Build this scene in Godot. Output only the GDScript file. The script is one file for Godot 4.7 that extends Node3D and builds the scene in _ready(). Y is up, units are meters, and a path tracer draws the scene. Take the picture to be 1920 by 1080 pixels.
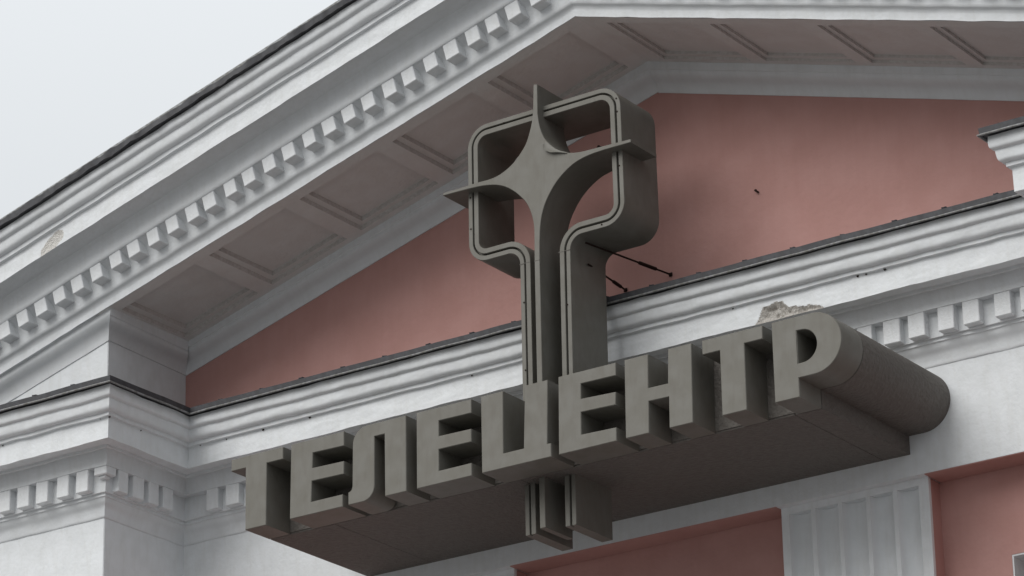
extends Node3D
# Gable end of a stucco building with a sign and an emblem, looked up at from the street. Units: metres.
# z = 0 is the front of the sign letters, the wall behind stands at ZW, the side pavilions at ZF.

const ZF := -0.531      # front of the left pavilion
const ZFR := -0.43      # front of the right pavilion
const ZW := -1.452      # recessed wall between them
const ZR := -1.68       # red wall below the frieze
const XL := -4.273      # inner edge of the left pavilion
const XR := 3.955       # inner edge of the right pavilion
const END := 8.4        # half length of the front
const ZK := -0.436      # plane from which the raking cornice projects
const AX := 0.137       # ridge
const AY := 12.747
const SL := 0.277       # slopes of the two rakes
const SR := 0.300

var group_no := 0
var wob := FastNoiseLite.new()
var wob2 := FastNoiseLite.new()
var rng := RandomNumberGenerator.new()
var M := {}


func _ready() -> void:
	# ---------- camera, sky, sun, exposure
	var cam := Camera3D.new()
	cam.name = "camera"
	cam.position = Vector3(12.86936, 1.6, 19.0972)
	cam.rotation_degrees = Vector3(21.3506, 34.3576, -1.18917)
	cam.fov = 9.04795
	cam.far = 600.0
	cam.current = true
	add_child(cam)
	var env := Environment.new()
	var sky := Sky.new()
	var ps := ProceduralSkyMaterial.new()
	ps.sky_top_color = lin(0.91, 0.945, 0.98)
	ps.sky_horizon_color = lin(0.19, 0.20, 0.207)
	ps.sky_curve = 0.6
	ps.ground_bottom_color = Color(0.30, 0.29, 0.28)
	ps.ground_horizon_color = Color(0.45, 0.45, 0.45)
	ps.sun_angle_max = 1.0
	sky.sky_material = ps
	env.background_mode = Environment.BG_SKY
	env.sky = sky
	env.background_energy_multiplier = 1.2
	env.tonemap_mode = Environment.TONE_MAPPER_LINEAR
	env.tonemap_exposure = 1.34
	env.sdfgi_enabled = true
	env.ssao_enabled = true
	env.ssil_enabled = true
	var we := WorldEnvironment.new()
	we.name = "world_environment"
	we.environment = env
	add_child(we)
	var sun := DirectionalLight3D.new()
	sun.name = "sun"
	sun.light_energy = 0.5
	sun.light_angular_distance = 44.0
	sun.light_color = Color(1.0, 0.995, 0.985)
	sun.shadow_enabled = true
	add_child(sun)
	sun.look_at_from_position(Vector3(-3.5, 8.8, 10), Vector3.ZERO)

	rng.seed = 20
	wob.seed = 5
	wob.frequency = 1.0
	wob.fractal_octaves = 3
	wob2.seed = 77
	wob2.frequency = 1.0
	wob2.fractal_octaves = 2
	materials()
	build_ground()
	build_building()
	build_sign()
	build_emblem()


# ---------------------------------------------------------------- materials
func lin(r: float, g: float, b: float) -> Color:
	return Color(r, g, b).linear_to_srgb()


func noise_tex(freq: float, oct: int, lo: Color, hi: Color, sd: int, a := 0.25, b := 0.75, kind := FastNoiseLite.TYPE_SIMPLEX_SMOOTH, side := 512) -> NoiseTexture2D:
	var n := FastNoiseLite.new()
	n.noise_type = kind
	n.seed = sd
	n.frequency = freq
	n.fractal_octaves = oct
	var t := NoiseTexture2D.new()
	t.width = side
	t.height = side
	t.seamless = true
	t.normalize = true
	var g := Gradient.new()
	g.offsets = PackedFloat32Array([a, b])
	g.colors = PackedColorArray([lo, hi])
	t.color_ramp = g
	t.noise = n
	return t


func bump_tex(freq: float, oct: int, sd: int, strength: float, kind := FastNoiseLite.TYPE_SIMPLEX_SMOOTH) -> NoiseTexture2D:
	var n := FastNoiseLite.new()
	n.noise_type = kind
	n.seed = sd
	n.frequency = freq
	n.fractal_octaves = oct
	var t := NoiseTexture2D.new()
	t.width = 512
	t.height = 512
	t.seamless = true
	t.as_normal_map = true
	t.bump_strength = strength
	t.noise = n
	return t


func mat(called: String, base: Color, rough: float, tex: Texture2D, scale: float, bump: Texture2D = null, bump_scale := 1.0, bump_amount := 0.4, detail: Texture2D = null, dscale := Vector3.ONE) -> StandardMaterial3D:
	var m := StandardMaterial3D.new()
	m.resource_name = called
	m.albedo_color = base
	m.roughness = rough
	m.metallic_specular = 0.35
	m.uv1_triplanar = true
	m.uv1_world_triplanar = true
	m.uv1_scale = Vector3.ONE * scale
	m.albedo_texture = tex
	if bump:
		m.normal_enabled = true
		m.normal_texture = bump
		m.normal_scale = bump_amount
	if detail:
		m.detail_enabled = true
		m.detail_blend_mode = BaseMaterial3D.BLEND_MODE_MUL
		m.detail_uv_layer = BaseMaterial3D.DETAIL_UV_2
		m.detail_albedo = detail
		m.uv2_triplanar = true
		m.uv2_world_triplanar = true
		m.uv2_scale = dscale
	M[called] = m
	return m


func materials() -> void:
	var blot := noise_tex(0.012, 5, Color(0.976, 0.976, 0.973), Color(1, 1, 1), 3)
	var streak := noise_tex(0.02, 4, Color(0.988, 0.986, 0.982), Color(1, 1, 1), 11, 0.2, 0.5)
	var rough_n := bump_tex(0.05, 5, 21, 6.0)
	mat("white_stucco", lin(0.745, 0.768, 0.79), 0.85, blot, 0.8, rough_n, 1.0, 0.12, streak, Vector3(1.6, 0.25, 1.6))
	mat("dentil_white", lin(0.78, 0.80, 0.82), 0.85, blot, 1.3, rough_n, 1.0, 0.2, streak, Vector3(2.3, 0.6, 2.3))
	mat("soffit_paint", lin(0.78, 0.77, 0.76), 0.88, noise_tex(0.01, 5, Color(0.98, 0.972, 0.968), Color(1, 1, 1), 8), 0.7, rough_n, 1.0, 0.2)
	mat("soffit_darker", lin(0.63, 0.61, 0.595), 0.9, noise_tex(0.03, 4, Color(0.94, 0.93, 0.925), Color(1, 1, 1), 9), 1.5)  # darker tone for the step walls of the coffers
	mat("red_stucco", lin(0.50, 0.288, 0.262), 0.9, noise_tex(0.008, 5, Color(0.975, 0.965, 0.962), Color(1, 1, 1), 14), 0.5, rough_n, 1.0, 0.09, noise_tex(0.02, 4, Color(0.993, 0.991, 0.99), Color(1, 1, 1), 15, 0.2, 0.6), Vector3(1.2, 0.16, 1.2))
	mat("sign_metal", lin(0.17, 0.165, 0.148), 0.5, noise_tex(0.01, 5, Color(0.955, 0.95, 0.94), Color(1, 1, 1), 31), 0.9, bump_tex(0.006, 3, 33, 3.0), 1.0, 0.12, noise_tex(0.02, 4, Color(0.97, 0.965, 0.96), Color(1, 1, 1), 35, 0.15, 0.5), Vector3(1.5, 0.4, 1.5))
	mat("sign_stucco", lin(0.148, 0.137, 0.126), 0.72, noise_tex(0.03, 5, Color(0.945, 0.94, 0.935), Color(1, 1, 1), 41), 1.0, bump_tex(0.05, 4, 43, 14.0), 1.0, 0.34)
	mat("flashing_metal", lin(0.075, 0.077, 0.085), 0.5, noise_tex(0.02, 4, Color(0.88, 0.87, 0.86), Color(1, 1, 1), 51), 1.6)
	mat("hem_metal", lin(0.30, 0.31, 0.32), 0.45, noise_tex(0.02, 4, Color(0.75, 0.73, 0.7), Color(1, 1, 1), 52), 2.0)
	mat("rust_metal", lin(0.035, 0.02, 0.016), 0.8, noise_tex(0.05, 4, Color(0.6, 0.55, 0.5), Color(1, 1, 1), 61), 3.0)
	mat("mortar", lin(0.53, 0.515, 0.49), 0.95, noise_tex(0.05, 5, Color(0.84, 0.82, 0.80), Color(1, 1, 1), 71), 2.2, bump_tex(0.06, 5, 73, 14.0), 1.0, 0.9)
	mat("patch_mortar", lin(0.70, 0.69, 0.665), 0.95, noise_tex(0.06, 5, Color(0.88, 0.87, 0.86), Color(1, 1, 1), 75), 2.2, bump_tex(0.06, 5, 73, 14.0), 1.0, 0.8)
	mat("asphalt", lin(0.20, 0.196, 0.192), 0.95, noise_tex(0.03, 5, Color(0.8, 0.8, 0.8), Color(1, 1, 1), 81), 0.4)
	var g := StandardMaterial3D.new()
	g.resource_name = "glass"
	g.albedo_color = Color(0.6, 0.65, 0.66, 0.15)
	g.transparency = BaseMaterial3D.TRANSPARENCY_ALPHA
	g.roughness = 0.05
	M.glass = g
	mat("window_paint", lin(0.7, 0.7, 0.68), 0.5, blot, 1.0)


# ---------------------------------------------------------------- helpers
func new_st() -> SurfaceTool:
	var st := SurfaceTool.new()
	st.begin(Mesh.PRIMITIVE_TRIANGLES)
	return st


func obj(called: String, st: SurfaceTool, m: Material, parent: Node) -> MeshInstance3D:
	st.index()
	st.generate_normals()
	var o := MeshInstance3D.new()
	o.name = called
	o.mesh = st.commit()
	o.material_override = m
	parent.add_child(o, true)
	return o


func thing(called: String, label: String, category: String, at := Vector3.ZERO) -> Node3D:
	var o := Node3D.new()
	o.name = called
	o.position = at
	o.set_meta("label", label)
	o.set_meta("category", category)
	add_child(o, true)
	return o


func group(st: SurfaceTool) -> void:
	group_no += 1
	st.set_smooth_group(group_no)


func tri(st: SurfaceTool, a: Vector3, b: Vector3, c: Vector3, hint: Vector3) -> void:
	var n := (c - a).cross(b - a)
	if n.length_squared() < 1e-14:
		return
	if n.dot(hint) < 0.0:
		var x := b
		b = c
		c = x
	st.add_vertex(a)
	st.add_vertex(b)
	st.add_vertex(c)


func quad(st: SurfaceTool, a: Vector3, b: Vector3, c: Vector3, d: Vector3, hint: Vector3) -> void:
	tri(st, a, b, c, hint)
	tri(st, a, c, d, hint)


func flat(st: SurfaceTool, a: Vector3, b: Vector3, c: Vector3, d: Vector3, hint: Vector3) -> void:
	group(st)
	quad(st, a, b, c, d, hint)


func box(st: SurfaceTool, lo: Vector3, hi: Vector3, ch := 0.0, xf := Transform3D()) -> void:
	# a box with chamfered edges
	var c := (lo + hi) * 0.5
	var h := (hi - lo) * 0.5
	if ch <= 0.0:
		for ax in 3:
			for s in [-1.0, 1.0]:
				var u := (ax + 1) % 3
				var w := (ax + 2) % 3
				var q := []
				for k in [[-1, -1], [1, -1], [1, 1], [-1, 1]]:
					var p := Vector3.ZERO
					p[ax] = s * h[ax]
					p[u] = k[0] * h[u]
					p[w] = k[1] * h[w]
					q.append(xf * (c + p))
				var n := Vector3.ZERO
				n[ax] = s
				flat(st, q[0], q[1], q[2], q[3], xf.basis * n)
		return
	var pts := []
	var i := h - Vector3.ONE * ch
	for ax in 3:
		for s in [-1.0, 1.0]:
			var u := (ax + 1) % 3
			var w := (ax + 2) % 3
			var q := []
			for k in [[-1, -1], [1, -1], [1, 1], [-1, 1]]:
				var p := Vector3.ZERO
				p[ax] = s * h[ax]
				p[u] = k[0] * i[u]
				p[w] = k[1] * i[w]
				q.append(xf * (c + p))
			var n := Vector3.ZERO
			n[ax] = s
			flat(st, q[0], q[1], q[2], q[3], xf.basis * n)
	for ax in 3:      # edges along axis ax
		var u := (ax + 1) % 3
		var w := (ax + 2) % 3
		for a in [-1.0, 1.0]:
			for b in [-1.0, 1.0]:
				var q := []
				for k in [[0, -1], [1, -1], [1, 1], [0, 1]]:
					var p := Vector3.ZERO
					p[ax] = k[1] * i[ax]
					p[u] = a * (h[u] if k[0] == 0 else i[u])
					p[w] = b * (i[w] if k[0] == 0 else h[w])
					q.append(xf * (c + p))
				var n := Vector3.ZERO
				n[u] = a
				n[w] = b
				flat(st, q[0], q[1], q[2], q[3], xf.basis * n)
	for a in [-1.0, 1.0]:
		for b in [-1.0, 1.0]:
			for d in [-1.0, 1.0]:
				var n := Vector3(a, b, d)
				group(st)
				tri(st, xf * (c + Vector3(a * h.x, b * i.y, d * i.z)), xf * (c + Vector3(a * i.x, b * h.y, d * i.z)), xf * (c + Vector3(a * i.x, b * i.y, d * h.z)), xf.basis * n)


func area2(p: PackedVector2Array) -> float:
	var s := 0.0
	for i in p.size():
		s += p[i].cross(p[(i + 1) % p.size()])
	return s


func inset(p: PackedVector2Array, d: float) -> PackedVector2Array:
	# moves every corner inwards (positive area) along its mitre
	var out := PackedVector2Array()
	var n := p.size()
	var sg := signf(area2(p))
	for i in n:
		var a := (p[i] - p[(i + n - 1) % n]).normalized()
		var b := (p[(i + 1) % n] - p[i]).normalized()
		var na := Vector2(-a.y, a.x) * sg
		var nb := Vector2(-b.y, b.x) * sg
		var m := (na + nb) / maxf(0.35, 1.0 + na.dot(nb))
		out.append(p[i] + m * d)
	return out


func prism(st: SurfaceTool, poly: PackedVector2Array, z0: float, z1: float, ch := 0.0, smooth_deg := 25.0, back := true) -> void:
	# an outline in x-y pushed from z0 (back) to z1 (front), its front edge chamfered
	var n := poly.size()
	var sg := signf(area2(poly))
	var zf := z1 - ch
	var front := inset(poly, ch) if ch > 0.0 else poly
	var idx := Geometry2D.triangulate_polygon(front)
	group(st)
	for k in range(0, idx.size(), 3):
		tri(st, v3(front[idx[k]], z1), v3(front[idx[k + 1]], z1), v3(front[idx[k + 2]], z1), Vector3.BACK)
	if back:
		group(st)
		var ib := Geometry2D.triangulate_polygon(poly)
		for k in range(0, ib.size(), 3):
			tri(st, v3(poly[ib[k]], z0), v3(poly[ib[k + 1]], z0), v3(poly[ib[k + 2]], z0), Vector3.FORWARD)
	walls(st, poly, front, z0, zf, z1, sg, smooth_deg)


func walls(st: SurfaceTool, poly: PackedVector2Array, front: PackedVector2Array, z0: float, zf: float, z1: float, sg: float, smooth_deg: float) -> void:
	var n := poly.size()
	group(st)
	for i in n:
		var a := poly[i]
		var b := poly[(i + 1) % n]
		var pa := poly[(i + n - 1) % n]
		var e := (b - a).normalized()
		if absf((a - pa).angle_to(b - a)) > deg_to_rad(smooth_deg):
			group(st)
		var nn := Vector3(e.y, -e.x, 0) * sg
		quad(st, v3(a, z0), v3(b, z0), v3(b, zf), v3(a, zf), nn)
	if z1 > zf:
		group(st)
		for i in n:
			var a := poly[i]
			var b := poly[(i + 1) % n]
			var pa := poly[(i + n - 1) % n]
			var e := (b - a).normalized()
			if absf((a - pa).angle_to(b - a)) > deg_to_rad(smooth_deg):
				group(st)
			quad(st, v3(a, zf), v3(b, zf), v3(front[(i + 1) % n], z1), v3(front[i], z1), Vector3(e.y * sg, -e.x * sg, 1))


func v3(p: Vector2, z: float) -> Vector3:
	return Vector3(p.x, p.y, z)


func V(a: Array) -> PackedVector2Array:
	var out := PackedVector2Array()
	for i in range(0, a.size(), 2):
		out.append(Vector2(a[i], a[i + 1]))
	return out


func arc(c: Vector2, r: float, a0: float, a1: float, n: int) -> PackedVector2Array:
	var out := PackedVector2Array()
	for i in n + 1:
		var a := deg_to_rad(lerpf(a0, a1, float(i) / n))
		out.append(c + Vector2(cos(a), sin(a)) * r)
	return out


func curve(pts: PackedVector2Array, n: int) -> PackedVector2Array:
	# a smooth line through the points
	var out := PackedVector2Array()
	for i in pts.size() - 1:
		var a := pts[maxi(i - 1, 0)]
		var b := pts[i]
		var c := pts[i + 1]
		var d := pts[mini(i + 2, pts.size() - 1)]
		for k in n:
			out.append(b.cubic_interpolate(c, a, d, float(k) / n))
	out.append(pts[pts.size() - 1])
	return out


# a moulding: pieces of a profile (p out from the wall, v up), f(p, v, t) puts a point of it at t along the run
func sweep(st: SurfaceTool, pieces: Array, f: Callable, n: int, amp: float, t0 := 0.0, t1 := 1.0, freq := 3.0) -> void:
	for pc: PackedVector2Array in pieces:
		group(st)
		var rows := []
		for q in pc:
			var row := PackedVector3Array()
			for k in n + 1:
				var t := lerpf(t0, t1, float(k) / n)
				row.append(shaken(f, q.x, q.y, t, amp, freq))
			rows.append(row)
		for j in pc.size() - 1:
			var dp := pc[j + 1].x - pc[j].x
			var dv := pc[j + 1].y - pc[j].y
			var o: Vector3 = f.call(0.3, 0.3, 0.5)
			var ep: Vector3 = f.call(0.301, 0.3, 0.5) - o
			var ev: Vector3 = f.call(0.3, 0.301, 0.5) - o
			var hint := ep * dv - ev * dp
			for k in n:
				quad(st, rows[j][k], rows[j][k + 1], rows[j + 1][k + 1], rows[j + 1][k], hint)


func shaken(f: Callable, p: float, v: float, t: float, amp: float, freq: float) -> Vector3:
	if amp <= 0.0:
		return f.call(p, v, t)
	var b: Vector3 = f.call(p, v, t)
	var s := Vector3(b.x, b.y * 2.2, b.z) * freq
	return f.call(p + amp * wob.get_noise_3dv(s), v + amp * wob2.get_noise_3dv(s), t)


# a stretch of a flat moulding face with a broken patch: mask(point, v) > 0 inside the patch
func chipped(st_face: SurfaceTool, st_chip: SurfaceTool, f: Callable, p: float, v0: float, v1: float, t0: float, t1: float, nt: int, nv: int, mask: Callable, depth: float, amp: float) -> void:
	var pos := []
	var inside := []
	for j in nv + 1:
		var row := PackedVector3Array()
		var ins := PackedFloat32Array()
		for k in nt + 1:
			var t := lerpf(t0, t1, float(k) / nt)
			var v := lerpf(v0, v1, float(j) / nv)
			var b: Vector3 = f.call(p, v, t)
			var m: float = mask.call(b, v)
			var d := 0.0
			if m > 0.0:
				d = depth * minf(1.0, m * 30.0) * (1.0 + 1.2 * wob.get_noise_3dv(b * 16.0)) + 0.004 * wob2.get_noise_3dv(b * 60.0)
				if j == 0:
					d = maxf(d * 0.5, 0.0)
			var s := Vector3(b.x, b.y * 2.2, b.z) * 3.0
			row.append(f.call(p + amp * wob.get_noise_3dv(s) - d, v + amp * wob2.get_noise_3dv(s), t))
			ins.append(m)
		pos.append(row)
		inside.append(ins)
	group(st_face)
	group(st_chip)
	var g := group_no
	for j in nv:
		for k in nt:
			var m: float = (inside[j][k] + inside[j + 1][k] + inside[j][k + 1] + inside[j + 1][k + 1]) * 0.25
			var st := st_chip if m > 0.0 else st_face
			var hint: Vector3 = f.call(p + 0.01, v0, t0) - f.call(p, v0, t0)
			st.set_smooth_group(g if m <= 0.0 else g + 100000)
			quad(st, pos[j][k], pos[j][k + 1], pos[j + 1][k + 1], pos[j + 1][k], hint)


# ---------------------------------------------------------------- setting
func build_ground() -> void:
	var st := new_st()
	flat(st, Vector3(-300, 0, 300), Vector3(300, 0, 300), Vector3(300, 0, -300), Vector3(-300, 0, -300), Vector3.UP)
	var o := obj("ground", st, M.asphalt, self)
	o.set_meta("kind", "structure")
	o.set_meta("label", "grey paved street ground before the building")


# ---------------------------------------------------------------- the building
func rake_y(x: float) -> float:
	return AY + SL * (x - AX) if x < AX else AY - SR * (x - AX)


func horizontal_profile() -> Array:
	var ogee := curve(V([0.006, 9.945, 0.012, 9.955, 0.018, 9.985, 0.03, 10.02, 0.055, 10.05, 0.068, 10.078]), 3)
	var cove := curve(V([0.172, 10.297, 0.174, 10.33, 0.18, 10.365, 0.192, 10.395, 0.205, 10.41]), 3)
	var sima := curve(V([0.41, 10.591, 0.43, 10.594, 0.445, 10.604, 0.453, 10.62, 0.458, 10.65, 0.459, 10.675]), 4)
	var sima2 := curve(V([0.459, 10.675, 0.48, 10.683, 0.489, 10.695, 0.492, 10.715, 0.492, 10.765]), 4)
	return [V([-0.02, 9.94, 0.006, 9.945]), ogee, V([0.068, 10.078, 0.08, 10.083]), V([0.08, 10.083, 0.08, 10.106]), V([0.08, 10.106, 0.10, 10.108]),
		V([0.10, 10.108, 0.10, 10.285]), V([0.10, 10.285, 0.172, 10.285]), V([0.172, 10.285, 0.172, 10.297]), cove, V([0.205, 10.41, 0.22, 10.412]), V([0.22, 10.412, 0.223, 10.394]), V([0.223, 10.394, 0.243, 10.394]), V([0.243, 10.394, 0.247, 10.413]), V([0.247, 10.413, 0.355, 10.413]),
		V([0.355, 10.413, 0.36, 10.40]), V([0.36, 10.40, 0.38, 10.40]), V([0.38, 10.544, 0.383, 10.56]), V([0.383, 10.56, 0.408, 10.565]), V([0.408, 10.565, 0.41, 10.591]), sima, sima2]


func rake_profile() -> Array:
	var ogee := curve(V([0.05, 0.045, 0.052, 0.06, 0.064, 0.078, 0.085, 0.09, 0.093, 0.105]), 4)
	var back := curve(V([0.095, 0.13, 0.093, 0.165, 0.098, 0.21, 0.12, 0.255, 0.165, 0.288, 0.18, 0.30]), 4)
	var cove := curve(V([0.215, 0.325, 0.2155, 0.36, 0.219, 0.405, 0.227, 0.445, 0.241, 0.466]), 4)
	var sima := curve(V([0.455, 0.660, 0.475, 0.663, 0.49, 0.674, 0.498, 0.691, 0.503, 0.722, 0.504, 0.748]), 4)
	var sima2 := curve(V([0.504, 0.748, 0.525, 0.756, 0.534, 0.768, 0.537, 0.784, 0.537, 0.824]), 4)
	return [V([0.04, 0.0, 0.05, 0.0]), V([0.05, 0.0, 0.05, 0.045]), ogee, V([0.093, 0.105, 0.095, 0.13]), back, V([0.18, 0.30, 0.205, 0.30]), V([0.205, 0.30, 0.215, 0.308, 0.215, 0.325]), cove,
		V([0.241, 0.466, 0.247, 0.474]), V([0.247, 0.474, 0.405, 0.480]), V([0.405, 0.480, 0.41, 0.474]), V([0.41, 0.474, 0.425, 0.474]),
		V([0.425, 0.604, 0.428, 0.622]), V([0.428, 0.622, 0.453, 0.627]), V([0.453, 0.627, 0.455, 0.660]), sima, sima2]


func flashing(st: SurfaceTool, f: Callable, v: float, p: float, lip: float, n: int, amp := 0.004, freq := 2.2) -> void:
	sweep(st, [V([p - 0.08, v, p - 0.012, v + 0.003]), V([p - 0.012, v + 0.003, p - 0.01, v - 0.006, p, v - 0.004]), V([p, v - 0.004, p + 0.004, v + lip]), V([p + 0.004, v + lip, p - 0.012, v + lip + 0.006]), V([p - 0.012, v + lip + 0.006, -0.02, v + lip + 0.08])], f, n, amp, 0.0, 1.0, freq)


func fine(p: PackedVector2Array, n: int) -> PackedVector2Array:
	var out := PackedVector2Array()
	for k in n + 1:
		out.append(p[0].lerp(p[1], float(k) / n))
	return out


func hem(st: SurfaceTool, f: Callable, v: float, p: float, n: int) -> void:
	# the edge of the sheet, rolled over
	var ring := PackedVector2Array()
	for k in 9:
		var a := TAU * k / 8.0
		ring.append(Vector2(p + 0.007 + 0.0075 * cos(a), v + 0.0075 * sin(a)))
	sweep(st, [ring], f, n, 0.004, 0.0, 1.0, 2.2)


func build_building() -> void:
	var b := thing("building", "white and dusty pink stucco building with a dentilled pediment", "building")
	var rl := func(p: float, v: float, t: float) -> Vector3:
		var x := lerpf(-END, AX, t)
		return Vector3(x, AY + SL * (x - AX) + v, ZK + p)
	var rr := func(p: float, v: float, t: float) -> Vector3:
		var x := lerpf(AX, END, t)
		return Vector3(x, AY - SR * (x - AX) + v, ZK + p)

	# --- walls
	var st := new_st()
	prism(st, V([XL - 0.2, 10.2, XR + 0.2, 10.2, XR + 0.2, rake_y(XR + 0.2) + 0.1, AX, AY + 0.1, XL - 0.2, rake_y(XL - 0.2) + 0.1]), ZW - 0.3, ZW)
	var tym := obj("tympanum_wall", st, M.red_stucco, b)
	tym.set_meta("label", "dusty pink stucco wall inside the pediment")
	st = new_st()
	box(st, Vector3(0.935, 11.545, ZW - 0.01), Vector3(0.95, 11.556, ZW + 0.03), 0.003)
	box(st, Vector3(0.925, 11.552, ZW + 0.012), Vector3(0.943, 11.566, ZW + 0.028), 0.003)
	obj("rusty_hook", st, M.rust_metal, tym)
	st = new_st()
	box(st, Vector3(XL - 0.05, 9.218, ZW - 0.5), Vector3(XR + 0.05, 10.25, ZW))
	obj("frieze_wall", st, M.white_stucco, b)
	st = new_st()
	prism(st, V([-END, 9.2, XL, 9.2, XL, rake_y(XL) + 0.2, -END, rake_y(-END) + 0.2]), -10.0, ZF, 0.006)
	obj("pavilion_wall", st, M.white_stucco, b)
	st = new_st()
	prism(st, V([XR, 9.2, END, 9.2, END, rake_y(END) + 0.2, XR, rake_y(XR) + 0.2]), -10.0, ZFR, 0.006)
	obj("pavilion_wall", st, M.white_stucco, b)
	st = new_st()
	box(st, Vector3(-END + 0.2, 0, -9.8), Vector3(XL - 0.12, 9.2, ZF - 0.22))
	box(st, Vector3(XR + 0.12, 0, -9.8), Vector3(END - 0.2, 9.2, ZFR - 0.22))
	box(st, Vector3(-END + 0.2, 0, -10.1), Vector3(END - 0.2, 10.4, -9.8))
	prism(st, V([XL, 10.2, XR, 10.2, XR, rake_y(XR) + 0.6, AX, AY + 0.6, XL, rake_y(XL) + 0.6]), -10.05, -9.85)
	obj("lower_wall", st, M.red_stucco, b)
	lower_storey(b)

	# --- raking cornices
	var prof := rake_profile()
	for side in 2:
		var f: Callable = rl if side == 0 else rr
		var n := 170
		st = new_st()
		sweep(st, prof, f, n, 0.005)
		var under := V([-0.10, 0.0, 0.04, 0.0])     # the cornice oversails the pavilion's wall
		if side == 0:
			sweep(st, [under], f, 40, 0.0, 0.0, (XL + END) / (AX + END))
		else:
			sweep(st, [under], f, 40, 0.0, (XR - AX) / (END - AX), 1.0)
		var fascia := [V([0.425, 0.474, 0.425, 0.604])]
		var chip: SurfaceTool = null
		if side == 0:
			var len_x := AX + END
			var ta := (-4.62 + END) / len_x
			var tb := (-4.17 + END) / len_x
			fascia = [fine(fascia[0], 18)]
			sweep(st, fascia, f, 76, 0.005, 0.0, ta)
			sweep(st, fascia, f, 90, 0.005, tb, 1.0)
			chip = new_st()
			var poly := V([-4.50, 0.40, -4.495, 0.455, -4.455, 0.485, -4.42, 0.508, -4.385, 0.522, -4.36, 0.53, -4.325, 0.53, -4.285, 0.51, -4.268, 0.478, -4.272, 0.44, -4.31, 0.42, -4.335, 0.40])
			var mask := func(pt: Vector3, v: float) -> float:
				return patch_depth(poly, Vector2(pt.x + 0.02, v - 0.074 + 0.008 * wob.get_noise_2d(pt.x * 18.0, 3.0)))
			chipped(st, chip, f, 0.425, 0.474, 0.604, ta, tb, 60, 18, mask, 0.006, 0.005)
		else:
			sweep(st, fascia, f, n, 0.005)
		var rc := obj("raking_cornice", st, M.white_stucco, b)
		if chip:
			var cp := obj("broken_plaster", chip, M.patch_mortar, rc)
			cp.set_meta("label", "small beige patch of chipped plaster on the cornice")
		# dentils square to the slope
		var ang := atan(SL) if side == 0 else -atan(SR)
		var step := 0.1842
		var x := -3.42 if side == 0 else AX + 0.13
		if side == 0:
			while x - step > -END + 0.3:
				x -= step
		var meshes := []
		for k in 5:
			st = new_st()
			dentil(st, 0.111 + rng.randf_range(-0.004, 0.004), 0.126, 0.125, k)
			st.index()
			st.generate_normals()
			meshes.append(st.commit())
		var lim := (AX - 0.08) if side == 0 else END - 0.3
		while x < lim:
			var xx := x + rng.randf_range(-0.008, 0.008)
			var o := MeshInstance3D.new()
			o.name = "dentil"
			o.mesh = meshes[rng.randi() % 5]
			o.material_override = M.dentil_white
			o.position = Vector3(xx, rake_y(xx) + 0.236 + rng.randf_range(-0.003, 0.003), ZK + 0.20)
			o.rotation = Vector3(0, 0, ang + rng.randf_range(-0.012, 0.012))
			o.scale = Vector3(rng.randf_range(0.95, 1.05), rng.randf_range(0.96, 1.04), 1.0)
			rc.add_child(o, true)
			x += step
		# metal edge of the roof
		st = new_st()
		flashing(st, f, 0.828, 0.577, 0.045, 260, 0.012, 7.0)
		obj("edge_flashing", st, M.flashing_metal, rc)
		if side == 0:
			for q in [-4.0, -3.96, -3.78, -3.43, -3.29, -3.15, -2.27, -2.126]:
				st = new_st()
				box(st, Vector3(-0.005, -0.010, -0.005), Vector3(0.005, 0.005, 0.005), 0.002)
				var na := obj("nail", st, M.rust_metal, rc)
				na.position = Vector3(q - 0.085, rake_y(q) + 0.479, ZK + 0.31 + rng.randf_range(-0.03, 0.03))
				na.rotation = Vector3(rng.randf(), rng.randf(), rng.randf())

	# --- roof
	st = new_st()
	var e := END + 0.3
	prism(st, V([-e, rake_y(-e) + 0.878, AX, AY + 0.878, e, rake_y(e) + 0.878, e, rake_y(e) + 0.893, AX, AY + 0.903, -e, rake_y(-e) + 0.893]), -10.6, ZK + 0.565)
	obj("roof", st, M.hem_metal, b)

	# --- ceiling of the recess with its coffers
	soffit(b)

	# --- moulding B under the ceiling: front of the pavilion, its side, the back wall
	var bm := [V([-0.03, 0.0, 0.008, 0.0]), V([0.008, 0.0, 0.012, 0.014]), curve(V([0.012, 0.014, 0.022, 0.04, 0.045, 0.07, 0.085, 0.095, 0.108, 0.118, 0.113, 0.143]), 4), V([0.113, 0.143, 0.122, 0.150]), V([0.122, 0.150, 0.122, 0.30])]
	st = new_st()
	var fb := func(p: float, v: float, t: float) -> Vector3:
		var x := lerpf(-END, XL + p, t)
		return Vector3(x, 11.352 + SL * (x - XL) + v * 1.18, ZF + p)
	sweep(st, [bm[0], bm[1], bm[2], bm[3], V([0.122, 0.150, 0.122, 0.22])], fb, 80, 0.002)
	sweep(st, bm, func(p: float, v: float, t: float) -> Vector3: return Vector3(XL + p, 11.335 + v * 0.97 + 0.022 * (1.0 - t), lerpf(ZF + p, ZW + p, t)), 14, 0.002)
	sweep(st, bm, func(p: float, v: float, t: float) -> Vector3:
		var x := lerpf(XL + p, 0.15, t)
		return Vector3(x, 12.54 + 0.2743 * (x - 0.135) + v, ZW + p), 70, 0.0015)
	sweep(st, bm, func(p: float, v: float, t: float) -> Vector3:
		var x := lerpf(0.15, XR - p, t)
		return Vector3(x, 12.54 - 0.2965 * (x - 0.135) + v, ZW + p), 70, 0.0015)
	sweep(st, bm, func(p: float, v: float, t: float) -> Vector3: return Vector3(XR - p, 11.342 + v, lerpf(ZW + p, ZFR, t)), 14, 0.004)
	obj("wall_moulding", st, M.white_stucco, b)

	# --- horizontal cornice: left front, left side, recess, right side, right front
	horizontal(b)


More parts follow.
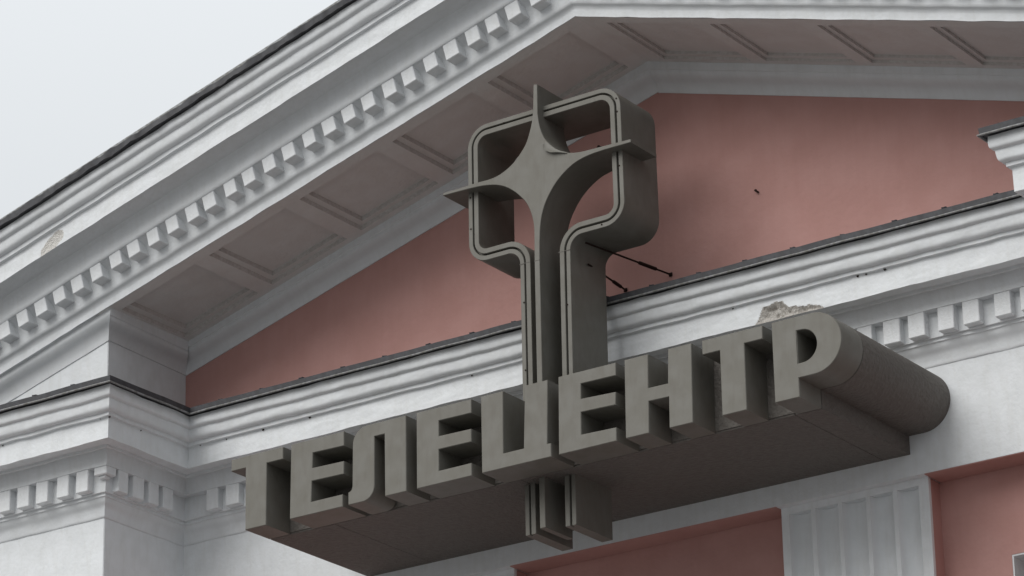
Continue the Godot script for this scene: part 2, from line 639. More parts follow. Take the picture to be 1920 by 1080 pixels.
func dentil(st: SurfaceTool, w: float, h: float, d: float, sd: int) -> void:
	# front face at z = 0; the block runs back into the wall, its edges a little worn
	var r := RandomNumberGenerator.new()
	r.seed = 100 + sd
	var j := func() -> float: return r.randf_range(-0.0035, 0.0035)
	box(st, Vector3(-w / 2 + j.call(), -h / 2 + j.call(), -d), Vector3(w / 2 + j.call(), h / 2 + 0.01, 0), 0.005)


func patch_depth(poly: PackedVector2Array, q: Vector2) -> float:
	var d := 1e9
	for i in poly.size():
		d = minf(d, q.distance_to(Geometry2D.get_closest_point_to_segment(q, poly[i], poly[(i + 1) % poly.size()])))
	return d if Geometry2D.is_point_in_polygon(q, poly) else -d


func soffit(b: Node3D) -> void:
	var z0 := ZK + 0.044
	var z1 := ZW + 0.03
	var st := new_st()
	var P := func(x: float, z: float, up: float) -> Vector3: return Vector3(x, rake_y(x) + up, z)
	var cz0 := -0.508
	var cz1 := -1.268
	var spans := []
	var xs := -4.131
	for k in 5:
		spans.append([xs, xs + 0.722])
		xs += 0.855
	xs = 0.32
	for k in 5:
		spans.append([xs, minf(xs + 0.722, XR - 0.05)])
		xs += 0.845
	var down := Vector3.DOWN
	var lo := XL - 0.02
	var edges := [lo]
	for s in spans:
		edges.append(s[0])
		edges.append(s[1])
	edges.append(XR + 0.02)
	# flat margins
	for i in edges.size() - 1:
		var a: float = edges[i]
		var c: float = edges[i + 1]
		var parts := [[a, c]]
		if a < AX and c > AX:
			parts = [[a, AX], [AX, c]]
		for q in parts:
			group(st)
			if i % 2 == 0:
				quad(st, P.call(q[0], z0, 0), P.call(q[1], z0, 0), P.call(q[1], z1, 0), P.call(q[0], z1, 0), down)
			else:
				quad(st, P.call(q[0], z0, 0), P.call(q[1], z0, 0), P.call(q[1], cz0, 0), P.call(q[0], cz0, 0), down)
				quad(st, P.call(q[0], cz1, 0), P.call(q[1], cz1, 0), P.call(q[1], z1, 0), P.call(q[0], z1, 0), down)
	var so := obj("recess_ceiling", st, M.soffit_paint, b)
	for s in spans:
		st = new_st()
		var rects := [[s[0], s[1], cz0, cz1]]
		for k in 2:
			var r: Array = rects[k]
			rects.append([r[0] + 0.045, r[1] - 0.045, r[2] - 0.05, r[3] + 0.05])
		var up := 0.0
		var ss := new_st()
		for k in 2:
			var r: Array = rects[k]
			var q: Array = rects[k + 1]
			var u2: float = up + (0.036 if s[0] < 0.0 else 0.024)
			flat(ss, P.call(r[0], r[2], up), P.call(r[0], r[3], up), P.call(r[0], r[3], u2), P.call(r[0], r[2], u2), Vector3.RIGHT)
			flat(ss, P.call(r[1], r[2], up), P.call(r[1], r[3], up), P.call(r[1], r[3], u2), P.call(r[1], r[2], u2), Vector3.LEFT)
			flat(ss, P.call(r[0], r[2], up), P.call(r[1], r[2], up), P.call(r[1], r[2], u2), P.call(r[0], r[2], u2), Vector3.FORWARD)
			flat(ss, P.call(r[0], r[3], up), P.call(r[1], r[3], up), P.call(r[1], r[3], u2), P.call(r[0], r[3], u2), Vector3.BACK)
			if k == 0:
				flat(st, P.call(r[0], r[2], u2), P.call(r[0], r[3], u2), P.call(q[0], q[3], u2), P.call(q[0], q[2], u2), down)
				flat(st, P.call(r[1], r[2], u2), P.call(r[1], r[3], u2), P.call(q[1], q[3], u2), P.call(q[1], q[2], u2), down)
				flat(st, P.call(r[0], r[2], u2), P.call(r[1], r[2], u2), P.call(q[1], q[2], u2), P.call(q[0], q[2], u2), down)
				flat(st, P.call(r[0], r[3], u2), P.call(r[1], r[3], u2), P.call(q[1], q[3], u2), P.call(q[0], q[3], u2), down)
			else:
				flat(st, P.call(r[0], r[2], u2), P.call(r[1], r[2], u2), P.call(r[1], r[3], u2), P.call(r[0], r[3], u2), down)
			up = u2
		obj("coffer_panel", st, M.soffit_paint, so)
		obj("coffer_edge", ss, M.soffit_darker, so)


func horizontal(b: Node3D) -> void:
	var k := 0.92
	var runs := [
		func(p: float, v: float, t: float) -> Vector3: return Vector3(lerpf(-END, XL + p * k, t), v, ZF + p),
		func(p: float, v: float, t: float) -> Vector3: return Vector3(XL + p * k, v, lerpf(ZF + p, ZW + p, t)),
		func(p: float, v: float, t: float) -> Vector3: return Vector3(lerpf(XL + p * k, XR - p * k, t), v, ZW + p),
		func(p: float, v: float, t: float) -> Vector3: return Vector3(XR - p * k, v, lerpf(ZW + p, ZFR + p, t)),
		func(p: float, v: float, t: float) -> Vector3: return Vector3(lerpf(XR - p * k, END, t), v, ZFR + p)]
	var prof := horizontal_profile()
	var fascia := [V([0.38, 10.40, 0.38, 10.544])]
	var ns := [90, 20, 170, 20, 90]
	var st := new_st()
	var chip := new_st()
	for i in 5:
		sweep(st, prof, runs[i], ns[i], 0.006)
		if i != 2:
			sweep(st, fascia, runs[i], ns[i], 0.006)
	var x0 := XL + 0.38 * k
	var x1 := XR - 0.38 * k
	var ta := (1.04 - x0) / (x1 - x0)
	var tb := (1.74 - x0) / (x1 - x0)
	fascia = [fine(fascia[0], 20)]
	sweep(st, fascia, runs[2], 110, 0.006, 0.0, ta)
	sweep(st, fascia, runs[2], 40, 0.006, tb, 1.0)
	var poly := V([1.19, 10.32, 1.215, 10.345, 1.245, 10.395, 1.262, 10.425, 1.275, 10.44, 1.33, 10.446, 1.385, 10.462, 1.42, 10.452, 1.445, 10.42, 1.475, 10.398, 1.53, 10.39, 1.585, 10.382, 1.64, 10.37, 1.70, 10.36, 1.74, 10.345, 1.75, 10.32])
	var mask := func(pt: Vector3, v: float) -> float:
		return patch_depth(poly, Vector2(pt.x + 0.114, v - 0.07 + 0.012 * wob.get_noise_2d(pt.x * 14.0, 9.0)))
	chipped(st, chip, runs[2], 0.38, 10.40, 10.544, ta, tb, 90, 20, mask, 0.022, 0.006)
	var hc := obj("cornice", st, M.white_stucco, b)
	var cp := obj("broken_plaster", chip, M.mortar, hc)
	cp.set_meta("label", "rough patch of bare mortar broken out of the cornice above the sign")
	st = new_st()
	flashing(st, runs[0], 10.77, 0.53, 0.045, 80)
	flashing(st, runs[1], 10.77, 0.53, 0.045, 12)
	flashing(st, runs[3], 10.77, 0.53, 0.045, 12)
	flashing(st, runs[4], 10.77, 0.53, 0.045, 80)
	flashing(st, runs[2], 10.77, 0.53, 0.045, 110)
	obj("edge_flashing", st, M.flashing_metal, hc)
	st = new_st()
	hem(st, runs[0], 10.766, 0.53, 80)
	hem(st, runs[1], 10.766, 0.53, 12)
	hem(st, runs[2], 10.766, 0.53, 110)
	hem(st, runs[3], 10.766, 0.53, 12)
	hem(st, runs[4], 10.766, 0.53, 80)
	obj("metal_hem", st, M.hem_metal, hc)
	# flecks of lost paint along the groove over the corona
	for i in 16:
		var t := rng.randf()
		var run: Callable = runs[2] if i < 10 else (runs[0] if i < 14 else runs[1])
		if i >= 10 and i < 14:
			t = rng.randf_range(0.4, 1.0)
		st = new_st()
		var q := rng.randf_range(0.004, 0.009)
		box(st, Vector3(-q, -q * 0.7, -q), Vector3(q, q * 0.7, q), q * 0.3)
		var o := obj("paint_fleck", st, M.rust_metal, hc)
		o.position = run.call(0.386, 10.558 + rng.randf_range(-0.006, 0.004), t)
		o.rotation = Vector3(rng.randf(), rng.randf(), rng.randf())
	# folded seams of the roofing, standing up along the edge
	var sx := XL + 0.75
	while sx < XR - 0.7:
		st = new_st()
		box(st, Vector3(-0.004, 0, -0.40), Vector3(0.004, 0.016, 0), 0.0015)
		box(st, Vector3(0.002, 0.010, -0.40), Vector3(0.026, 0.017, -0.01), 0.0015)
		var o := obj("roof_seam", st, M.flashing_metal, hc)
		o.position = Vector3(sx + rng.randf_range(-0.012, 0.012), 10.818, ZW + 0.515)
		o.rotation = Vector3(0.12, 0, rng.randf_range(-0.15, 0.15))
		sx += 0.385
	sx = XL + 0.1
	while sx > -END + 0.4:
		st = new_st()
		box(st, Vector3(-0.004, 0, -0.40), Vector3(0.004, 0.016, 0), 0.0015)
		box(st, Vector3(0.002, 0.010, -0.40), Vector3(0.026, 0.017, -0.01), 0.0015)
		var o := obj("roof_seam", st, M.flashing_metal, hc)
		o.position = Vector3(sx + rng.randf_range(-0.012, 0.012), 10.818, ZF + 0.515)
		o.rotation = Vector3(0.12, 0, 0)
		sx -= 0.385
	# dentils
	var meshes := []
	for q in 6:
		st = new_st()
		dentil(st, 0.119 + rng.randf_range(-0.006, 0.006), 0.162, 0.075, 20 + q)
		st.index()
		st.generate_normals()
		meshes.append(st.commit())
	var spots := []
	for x in [-4.944, -4.756, -4.547, -4.357, -5.14, -5.33, -5.525, -5.72, -5.92, -6.11, -6.3, -6.5, -6.69, -6.88, -7.08, -7.28, -7.47, -7.66, -7.86]:
		spots.append([Vector3(x, 10.20, ZF + 0.165), 0.0])
	for z in [-0.567, -0.743, -0.919, -1.088]:
		spots.append([Vector3(XL + 0.165 * k, 10.20, z), PI / 2])
	for x in [1.814, 2.021, 2.21, 2.434, 2.622, 2.858, 3.055, 3.26, 3.47, 3.68, -3.866]:
		spots.append([Vector3(x, 10.20, ZW + 0.165), 0.0])
	var xx := -3.66
	while xx < 1.75:
		spots.append([Vector3(xx + rng.randf_range(-0.012, 0.012), 10.20, ZW + 0.165), 0.0])
		xx += 0.2028
	xx = XR + 0.1
	while xx < END - 0.3:
		spots.append([Vector3(xx, 10.20, ZFR + 0.165), 0.0])
		xx += 0.195
	for s in spots:
		var o := MeshInstance3D.new()
		o.name = "dentil"
		o.mesh = meshes[rng.randi() % 6]
		o.material_override = M.dentil_white
		o.position = s[0]
		o.rotation = Vector3(0, s[1] + rng.randf_range(-0.02, 0.02), rng.randf_range(-0.015, 0.015))
		o.scale = Vector3(rng.randf_range(0.94, 1.06), rng.randf_range(0.97, 1.03), 1.0)
		hc.add_child(o, true)
	st = new_st()
	box(st, Vector3(XL + 0.03, 10.222, ZF + 0.05), Vector3(XL + 0.165 * k, 10.287, ZF + 0.165), 0.006)
	box(st, Vector3(XL + 0.055, 10.20, ZF + 0.075), Vector3(XL + 0.12, 10.225, ZF + 0.14), 0.008)
	obj("corner_pendant", st, M.dentil_white, hc)


func wall_with_hole(st: SurfaceTool, x0: float, x1: float, y0: float, y1: float, hx0: float, hx1: float, hy0: float, hy1: float, z0: float, z1: float) -> void:
	box(st, Vector3(x0, y0, z0), Vector3(hx0, y1, z1))
	box(st, Vector3(hx1, y0, z0), Vector3(x1, y1, z1))
	box(st, Vector3(hx0, hy1, z0), Vector3(hx1, y1, z1))
	box(st, Vector3(hx0, y0, z0), Vector3(hx1, hy0, z1))


func lower_storey(b: Node3D) -> void:
	# red bays with windows between white fluted pilasters
	var bays := [[-3.5, -2.25, 0], [-2.25, 1.98, 1], [1.98, XR + 0.15, 2]]
	var holes := [[], [-0.83, 0.55], [2.6, 3.86]]
	var st := new_st()
	box(st, Vector3(XL - 0.15, 0, -2.0), Vector3(-2.25, 9.212, ZR))
	wall_with_hole(st, -2.25, 1.98, 0, 9.212, -0.83, 0.55, 6.3, 8.615, -2.0, ZR)
	wall_with_hole(st, 1.98, XR + 0.15, 0, 9.212, 2.6, 3.92, 6.3, 8.615, -2.0, ZR)
	obj("bay_wall", st, M.red_stucco, b)
	for q in [[XL, -2.402], [-1.25, 0.959], [2.111, XR]]:
		st = new_st()
		box(st, Vector3(q[0], 9.2125, ZR - 0.01), Vector3(q[1], 9.2175, ZW - 0.004))
		obj("frieze_underside", st, M.red_stucco, b)
	for q in [[-0.83, 0.55], [2.6, 3.92]]:
		var x0: float = q[0]
		var x1: float = q[1]
		st = new_st()
		# plastered reveal
		box(st, Vector3(x0, 6.3, -1.995), Vector3(x0 + 0.012, 8.603, ZR - 0.003))
		box(st, Vector3(x1 - 0.012, 6.3, -1.995), Vector3(x1, 8.603, ZR - 0.003))
		box(st, Vector3(x0, 8.603, -1.995), Vector3(x1, 8.615, ZR - 0.003))
		box(st, Vector3(x0, 6.28, -1.995), Vector3(x1, 6.30, ZR + 0.05))
		var w := obj("window", st, M.white_stucco, b)
		st = new_st()
		var zz := -1.93
		var c := (x0 + x1) / 2
		box(st, Vector3(x0 + 0.012, 6.30, zz - 0.06), Vector3(x0 + 0.08, 8.603, zz), 0.004)
		box(st, Vector3(x1 - 0.08, 6.30, zz - 0.06), Vector3(x1 - 0.012, 8.603, zz), 0.004)
		box(st, Vector3(x0 + 0.08, 8.53, zz - 0.06), Vector3(x1 - 0.08, 8.603, zz), 0.004)
		box(st, Vector3(x0 + 0.08, 6.30, zz - 0.06), Vector3(x1 - 0.08, 6.37, zz), 0.004)
		box(st, Vector3(c - 0.04, 6.37, zz - 0.055), Vector3(c + 0.04, 8.53, zz - 0.005), 0.004)
		obj("window_frame", st, M.window_paint, w)
		for s in [[x0 + 0.08, c - 0.04], [c + 0.04, x1 - 0.08]]:
			st = new_st()
			box(st, Vector3(s[0], 6.37, zz - 0.036), Vector3(s[1], 8.53, zz - 0.03))
			obj("pane", st, M.glass, w)
	st = new_st()   # the rooms behind
	box(st, Vector3(XL, 0, -5.2), Vector3(XR, 9.2, -5.0))
	box(st, Vector3(XL, 9.0, -5.0), Vector3(XR, 9.2, -2.0))
	box(st, Vector3(XL, 6.0, -5.0), Vector3(XR, 6.1, -2.0))
	obj("room_walls", st, M.soffit_paint, b)
	for x in [0.965, -2.396]:
		pilaster(b, x)


func pilaster(b: Node3D, x: float) -> void:
	var ribs := [0.0, 0.059, 0.232, 0.268, 0.444, 0.475, 0.66, 0.691, 0.866, 0.899, 1.063, 1.14]
	var zp := -1.52
	var y1 := 9.168
	var st := new_st()
	var plan := []          # pieces of the plan, each smooth
	for i in 11:
		var a: float = ribs[i]
		var c: float = ribs[i + 1]
		if i % 2 == 0:
			plan.append(V([a, 0, c, 0]))
		else:
			var pc := PackedVector2Array()
			for k in 11:
				var u := k / 10.0
				pc.append(Vector2(lerpf(a, c, u), -0.07 * pow(sin(PI * u), 0.5)))
			plan.append(pc)
	var n := 60
	for i in plan.size():
		var pc: PackedVector2Array = plan[i]
		group(st)
		for j in pc.size() - 1:
			for k in n:
				var ya := lerpf(0.0, y1, float(k) / n)
				var yb := lerpf(0.0, y1, float(k + 1) / n)
				var q := []
				for w in [[pc[j], ya], [pc[j + 1], ya], [pc[j + 1], yb], [pc[j], yb]]:
					var pt: Vector2 = w[0]
					q.append(Vector3(x + pt.x, w[1], zp + pt.y + 0.003 * wob.get_noise_2d((x + pt.x) * 8.0, w[1] * 4.0)))
				quad(st, q[0], q[1], q[2], q[3], Vector3.BACK)
		if i % 2 == 1:       # rounded head of the flute
			group(st)
			for j in pc.size() - 1:
				tri(st, Vector3(x + pc[j].x, y1, zp + pc[j].y), Vector3(x + pc[j + 1].x, y1, zp + pc[j + 1].y), Vector3(x + (ribs[i] + ribs[i + 1]) / 2, y1 + 0.004, zp), Vector3(0, -1, 0.2))
				tri(st, Vector3(x + pc[j].x, y1, zp + pc[j].y), Vector3(x + pc[j].x, y1, zp + 0.0), Vector3(x + pc[j + 1].x, y1, zp + pc[j + 1].y), Vector3.DOWN)
				tri(st, Vector3(x + pc[j + 1].x, y1, zp + pc[j + 1].y), Vector3(x + pc[j].x, y1, zp), Vector3(x + pc[j + 1].x, y1, zp), Vector3.DOWN)
	flat(st, Vector3(x, 0, zp), Vector3(x, 9.215, zp), Vector3(x, 9.215, zp - 0.09), Vector3(x, 0, zp - 0.09), Vector3.LEFT)
	flat(st, Vector3(x + 1.14, 0, zp), Vector3(x + 1.14, 9.215, zp), Vector3(x + 1.14, 9.215, zp - 0.03), Vector3(x + 1.14, 0, zp - 0.03), Vector3.RIGHT)
	flat(st, Vector3(x, y1, zp), Vector3(x + 1.14, y1, zp), Vector3(x + 1.14, 9.2185, zp), Vector3(x, 9.2185, zp), Vector3.BACK)
	var o := obj("pilaster", st, M.white_stucco, b)
	st = new_st()
	box(st, Vector3(x + 0.004, 0, ZR - 0.02), Vector3(x + 1.137, 9.2125, zp - 0.085))
	box(st, Vector3(x + 1.08, 0, zp - 0.0855), Vector3(x + 1.1375, 9.2122, zp - 0.025))
	obj("pilaster_backing", st, M.red_stucco, o)


# ---------------------------------------------------------------- the sign
func build_sign() -> void:
	var s := thing("lettered_sign", "grey-brown sign with raised capitals ТЕЛЕЦЕНТР jutting from the white frieze", "sign")
	var y0 := 9.37
	var y1 := 9.917
	var bowl_c := Vector2(2.136, 9.7085)
	var bowl := arc(bowl_c, 0.2085, 90, -90, 28)
	# body: follows the outline of the first and last letters back to the wall
	var outline := V([-2.503, y0, 2.018, y0, 2.018, 9.5])
	var bw := bowl.duplicate()
	bw.reverse()
	outline.append_array(bw)
	outline.append_array(V([-2.633, y1, -2.633, 9.83, -2.503, 9.83]))
	for cut in [[-3.0, -1.932], [-1.926, -0.342], [-0.337, 1.812], [1.817, 3.0]]:
		var rect := V([cut[0], 9.0, cut[1], 9.0, cut[1], 10.3, cut[0], 10.3])
		for poly: PackedVector2Array in Geometry2D.intersect_polygons(outline, rect):
			var st := new_st()
			prism(st, poly, ZW - 0.02, -0.286, 0.003)
			obj("sign_body", st, M.sign_stucco, s)
	var st := new_st()
	prism(st, inset(outline, 0.014), -0.6, -0.277, 0.0)
	obj("sign_core", st, M.sign_stucco, s)
	# letters, each a deep block
	var ll := {
		"T": [-2.633, 9.83, -2.633, y1, -2.167, y1, -2.167, 9.827, -2.313, 9.827, -2.317, y0, -2.503, y0, -2.503, 9.83],
		"E": [-2.106, y0, -1.643, y0, -1.643, 9.46, -1.918, 9.46, -1.912, 9.611, -1.632, 9.606, -1.63, 9.70, -1.907, 9.706, -1.903, 9.817, -1.629, 9.812, -1.629, y1, -2.095, y1]}
	letter(s, "Т", "first", V(ll.T))
	letter(s, "Е", "second", V(ll.E))
	var el := V([-1.095, y0, -1.092, y1, -1.43, y1])
	el.append_array(arc(Vector2(-1.435, 9.80), 0.117, 92, 180, 8))
	el.append_array(V([-1.556, 9.50]))
	el.append_array(arc(Vector2(-1.592, 9.496), 0.034, 0, -90, 5))
	el.append_array(V([-1.592, y0, -1.46, y0]))
	el.append_array(arc(Vector2(-1.466, 9.47), 0.1, -85, 0, 8))
	el.append_array(V([-1.364, 9.823, -1.277, 9.823, -1.276, y0]))
	letter(s, "Л", "third", el)
	letter(s, "Е", "fourth", V([-1.008, y0, -0.549, y0, -0.549, 9.461, -0.821, 9.461, -0.82, 9.615, -0.548, 9.612, -0.547, 9.705, -0.818, 9.71, -0.817, 9.821, -0.544, 9.818, -0.543, y1, -1.005, y1]))
	letter(s, "Ц", "fifth", V([-0.464, y0, 0.10, y0, 0.10, 9.465, 0.07, 9.467, 0.086, y1, -0.10, y1, -0.12, 9.474, -0.287, 9.474, -0.28, y1, -0.463, y1]))
	letter(s, "Е", "sixth", V([0.162, y0, 0.62, y0, 0.622, 9.465, 0.344, 9.473, 0.347, 9.63, 0.622, 9.622, 0.626, 9.712, 0.35, 9.724, 0.352, 9.83, 0.631, 9.827, 0.633, y1, 0.173, y1]))
	letter(s, "Н", "seventh", V([0.695, y0, 0.876, y0, 0.882, 9.589, 1.039, 9.586, 1.035, y0, 1.215, y0, 1.226, y1, 1.045, y1, 1.035, 9.68, 0.882, 9.682, 0.889, y1, 0.703, y1]))
	letter(s, "Т", "eighth", V([1.437, y0, 1.622, y0, 1.625, 9.826, 1.763, 9.826, 1.766, y1, 1.305, y1, 1.305, 9.819, 1.439, 9.819]))
	# P: stem and bowl with a hole
	st = new_st()
	var z0 := -0.276
	var ch := 0.004
	var outer := V([1.836, y0, 2.018, y0, 2.018, 9.5])
	outer.append_array(bw)
	outer.append_array(V([2.018, y1, 1.836, y1]))
	var hole := V([2.02, 9.597])
	hole.append_array(arc(Vector2(2.052, 9.7095), 0.1115, -90, 90, 28))
	hole.append(Vector2(2.02, 9.822))
	var fo := inset(outer, ch)
	var fh := PackedVector2Array()
	var hn := hole.size()
	for i in hn:
		var a := (hole[i] - hole[(i + hn - 1) % hn]).normalized()
		var c := (hole[(i + 1) % hn] - hole[i]).normalized()
		var m := (Vector2(a.y, -a.x) + Vector2(c.y, -c.x))
		fh.append(hole[i] + m / maxf(0.35, m.length_squared() * 0.5) * ch * (1.0 if area2(hole) > 0 else -1.0))
	for pass_ in 2:
		var zc := 0.0 if pass_ == 0 else z0
		var A := fo if pass_ == 0 else outer
		var H := fh if pass_ == 0 else hole
		var hint := Vector3.BACK if pass_ == 0 else Vector3.FORWARD
		var na := A.size()
		group(st)
		# stem
		var ytop := A[na - 1].y
		quad(st, v3(A[0], zc), v3(A[1], zc), Vector3(A[1].x, ytop, zc), v3(A[na - 1], zc), hint)
		# bowl ring between outer arc (29 points from index 3) and hole arc (29 points from index 1)
		var oa := [Vector2(A[1].x, A[2].y)]
		var ia := [Vector2(A[1].x, H[0].y)]
		for k in 29:
			oa.append(A[3 + k])
			ia.append(H[1 + k])
		oa.append(Vector2(A[1].x, ytop))
		ia.append(Vector2(A[1].x, H[hn - 1].y))
		for k in oa.size() - 1:
			quad(st, v3(oa[k], zc), v3(oa[k + 1], zc), v3(ia[k + 1], zc), v3(ia[k], zc), hint)
	walls(st, outer, fo, z0, -ch, 0.0, signf(area2(outer)), 25.0)
	walls(st, hole, fh, z0, -ch, 0.0, -signf(area2(hole)), 25.0)
	var o := obj("letter", st, M.sign_metal, s)
	o.set_meta("label", "raised capital Р with a round bowl, last of the word")


func letter(s: Node3D, ch: String, nth: String, poly: PackedVector2Array) -> void:
	var st := new_st()
	prism(st, poly, -0.276, rng.randf_range(-0.003, 0.003), 0.004)
	var o := obj("letter", st, M.sign_metal, s)
	o.set_meta("label", "raised metal capital %s, %s letter of the word" % [ch, nth])


# ---------------------------------------------------------------- the emblem
func build_emblem() -> void:
	var e := thing("star_emblem", "grey metal emblem of a four-pointed star in a rounded frame on a tall stem", "emblem")
	var zf := -0.40
	var zb := -0.845
	# outer line of the frame, from the foot of the left stem band round to the foot of the right one
	var path := V([-0.39, 9.012])
	path.append_array(arc(Vector2(-0.487, 10.995), 0.10, 0, 90, 10))
	path.append_array(arc(Vector2(-0.665, 11.25), 0.155, 270, 180, 12))
	path.append_array(arc(Vector2(-0.652, 11.972), 0.165, 180, 90, 12))
	path.append_array(arc(Vector2(0.308, 11.966), 0.175, 90, 2, 14))
	path.append_array(arc(Vector2(0.332, 11.255), 0.158, 0, -90, 12))
	path.append_array(arc(Vector2(0.133, 10.998), 0.099, 90, 180, 10))
	path.append_array(V([0.024, 9.012]))
	frame_band(e, "outer_frame_band", path, 0.0, 0.034, zf, zb)
	frame_band(e, "frame_groove", path, 0.034, 0.049, zf - 0.035, zb)
	frame_band(e, "inner_frame_band", path, 0.049, 0.087, zf + 0.002, zb)
	# star
	var top := [Vector2(-0.190, 12.287), Vector2(-0.158, 12.28)]
	var ul := curve(V([-0.670, 11.664, -0.589, 11.662, -0.511, 11.671, -0.433, 11.70, -0.366, 11.741, -0.31, 11.795, -0.265, 11.853, -0.236, 11.922, -0.212, 12.0, -0.199, 12.087]), 4)
	var ur := curve(V([-0.161, 12.06, -0.147, 11.958, -0.112, 11.86, -0.059, 11.790, 0.004, 11.731, 0.079, 11.693, 0.154, 11.674, 0.229, 11.667]), 4)
	var lr := curve(V([0.387, 11.633, 0.259, 11.626, 0.151, 11.603, 0.064, 11.559, -0.013, 11.499, -0.075, 11.424, -0.126, 11.336, -0.155, 11.235, -0.168, 11.112, -0.172, 10.98]), 4)
	var lw := curve(V([-0.215, 10.98, -0.213, 11.112, -0.214, 11.22, -0.235, 11.318, -0.268, 11.395, -0.310, 11.452, -0.372, 11.515, -0.447, 11.570, -0.535, 11.607, -0.645, 11.628, -0.756, 11.635]), 4)
	var star := PackedVector2Array([top[0], top[1]])
	star.append_array(ur)
	star.append_array(V([0.605, 11.656, 0.605, 11.632]))
	star.append_array(lr)
	star.append_array(V([-0.176, 9.012, -0.221, 9.012]))
	star.append_array(lw)
	star.append_array(V([-0.986, 11.64, -0.986, 11.66]))
	star.append_array(ul)
	var st := new_st()
	prism(st, star, -0.655, -0.325, 0.003, 30.0)
	var so := obj("star", st, M.sign_metal, e)
	# a loose curl of sheet on the star's upper right edge
	st = new_st()
	group(st)
	var a := V([-0.098, 11.825, -0.06, 11.785, -0.02, 11.748, 0.03, 11.716, 0.085, 11.692])
	var c := V([-0.11, 11.795, -0.10, 11.752, -0.045, 11.718, 0.02, 11.704, 0.075, 11.688])
	for k in 4:
		for m in 3:
			var r := []
			for w in [[k, m], [k + 1, m], [k + 1, m + 1], [k, m + 1]]:
				var u: float = w[1] / 3.0
				var q: Vector2 = a[w[0]].lerp(c[w[0]], u)
				r.append(v3(q, -0.322 + 0.024 * u * u * sin(PI * (0.25 + w[0] / 6.0))))
			quad(st, r[0], r[1], r[2], r[3], Vector3.BACK)
			quad(st, r[0] - Vector3(0, 0, 0.0012), r[1] - Vector3(0, 0, 0.0012), r[2] - Vector3(0, 0, 0.0012), r[3] - Vector3(0, 0, 0.0012), Vector3.FORWARD)
	obj("peeling_flake", st, M.sign_metal, so)
	# rivets and joints of the sheets
	for q in [[0.452, 12.03], [0.455, 11.93], [0.458, 11.52], [-0.50, 12.10], [-0.80, 11.60], [-0.80, 11.36], [0.30, 11.12], [-0.36, 10.7], [-0.36, 10.2], [0.0, 10.6]]:
		st = new_st()
		box(st, Vector3(-0.006, -0.006, -0.003), Vector3(0.006, 0.006, 0.003), 0.0028)
		var rv := obj("rivet", st, M.rust_metal, e)
		rv.position = Vector3(q[0], q[1], zf + 0.002)
	for q in [[-0.392, -0.302, 10.99, zf + 0.003], [-0.063, 0.036, 11.0, zf + 0.003], [-0.219, -0.173, 10.95, -0.324]]:
		st = new_st()
		box(st, Vector3(q[0], q[2] - 0.002, q[3] - 0.004), Vector3(q[1], q[2] + 0.002, q[3]))
		obj("sheet_joint", st, M.sign_stucco, e)
	# stays to the wall
	stay(e, Vector3(0.10, 11.066, -0.5), Vector3(0.195, 11.104, ZW), 0.62)
	stay(e, Vector3(0.05, 10.95, -0.6), Vector3(-0.19, 11.077, ZW), 0.66)
	# end of a cable hanging behind the star
	st = new_st()
	tube(st, [Vector3(0.06, 11.86, -0.74), Vector3(0.10, 11.865, -0.70), Vector3(0.135, 11.84, -0.69), Vector3(0.13, 11.81, -0.71), Vector3(0.10, 11.80, -0.75)], 0.009)
	obj("cable_end", st, M.rust_metal, e)


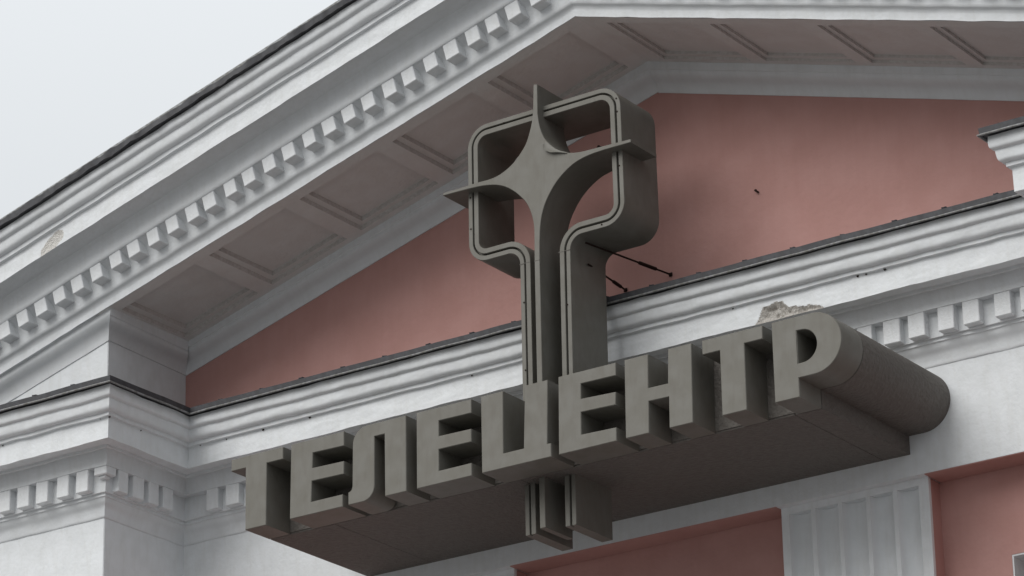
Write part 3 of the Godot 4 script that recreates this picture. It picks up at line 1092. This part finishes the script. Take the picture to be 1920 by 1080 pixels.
func frame_band(e: Node3D, called: String, path: PackedVector2Array, o0: float, o1: float, zf: float, zb: float) -> void:
	var n := path.size()
	var P := [PackedVector2Array(), PackedVector2Array()]
	for i in n:
		var a := (path[i] - path[maxi(i - 1, 0)]).normalized()
		var c := (path[mini(i + 1, n - 1)] - path[i]).normalized()
		if i == 0:
			a = c
		if i == n - 1:
			c = a
		var na := Vector2(a.y, -a.x)
		var nc := Vector2(c.y, -c.x)
		var m := (na + nc) / maxf(0.4, 1.0 + na.dot(nc))
		P[0].append(path[i] + m * o0)
		P[1].append(path[i] + m * o1)
	var ch := 0.0025
	var st := new_st()
	# closed section: outside, front (chamfered), inside, back
	var sec := [[0, 0.0, zb], [0, 0.0, zf - ch], [0, ch, zf], [1, -ch, zf], [1, 0.0, zf - ch], [1, 0.0, zb], [0, 0.0, zb]]
	for j in 6:
		group(st)
		for i in n - 1:
			var q := []
			for w in [[j, i], [j, i + 1], [j + 1, i + 1], [j + 1, i]]:
				var s: Array = sec[w[0]]
				var pt: Vector2 = P[s[0]][w[1]]
				var oth: Vector2 = P[1 - s[0]][w[1]]
				pt += (oth - pt).normalized() * absf(s[1])
				q.append(v3(pt, s[2]))
			var d: Vector2 = (P[1][i] - P[0][i]).normalized()
			var hint: Vector3 = [Vector3(-d.x, -d.y, 0), Vector3(-d.x, -d.y, 1), Vector3.BACK, Vector3(d.x, d.y, 1), Vector3(d.x, d.y, 0), Vector3.FORWARD][j]
			quad(st, q[0], q[1], q[2], q[3], hint)
	for i in [0, n - 1]:
		flat(st, v3(P[0][i], zb), v3(P[1][i], zb), v3(P[1][i], zf - ch), v3(P[0][i], zf - ch), Vector3.DOWN)
	obj(called, st, M.sign_metal, e)


func tube(st: SurfaceTool, pts: Array, r: float, sides := 10) -> void:
	group(st)
	var rings := []
	for i in pts.size():
		var d: Vector3 = (pts[mini(i + 1, pts.size() - 1)] - pts[maxi(i - 1, 0)]).normalized()
		var u := d.cross(Vector3.UP).normalized()
		if u.length() < 0.1:
			u = Vector3.RIGHT
		var w := u.cross(d)
		var ring := []
		for k in sides:
			var a := TAU * k / sides
			ring.append(pts[i] + (u * cos(a) + w * sin(a)) * r)
		rings.append(ring)
	for i in pts.size() - 1:
		for k in sides:
			var q: Vector3 = rings[i][k]
			quad(st, q, rings[i][(k + 1) % sides], rings[i + 1][(k + 1) % sides], rings[i + 1][k], q - pts[i])
	for i in [0, pts.size() - 1]:
		group(st)
		var out: Vector3 = pts[0] - pts[1] if i == 0 else pts[i] - pts[i - 1]
		for k in range(1, sides - 1):
			tri(st, rings[i][0], rings[i][k], rings[i][k + 1], out)


func stay(e: Node3D, a: Vector3, b: Vector3, at: float) -> void:
	var st := new_st()
	tube(st, [a, b], 0.007)
	var o := obj("wall_stay", st, M.rust_metal, e)
	st = new_st()
	tube(st, [a.lerp(b, at), a.lerp(b, at + 0.2)], 0.013, 6)
	obj("turnbuckle", st, M.rust_metal, o)
	st = new_st()
	box(st, b - Vector3(0.015, 0.015, 0.0), b + Vector3(0.015, 0.015, 0.010), 0.004)
	obj("anchor_plate", st, M.rust_metal, o)
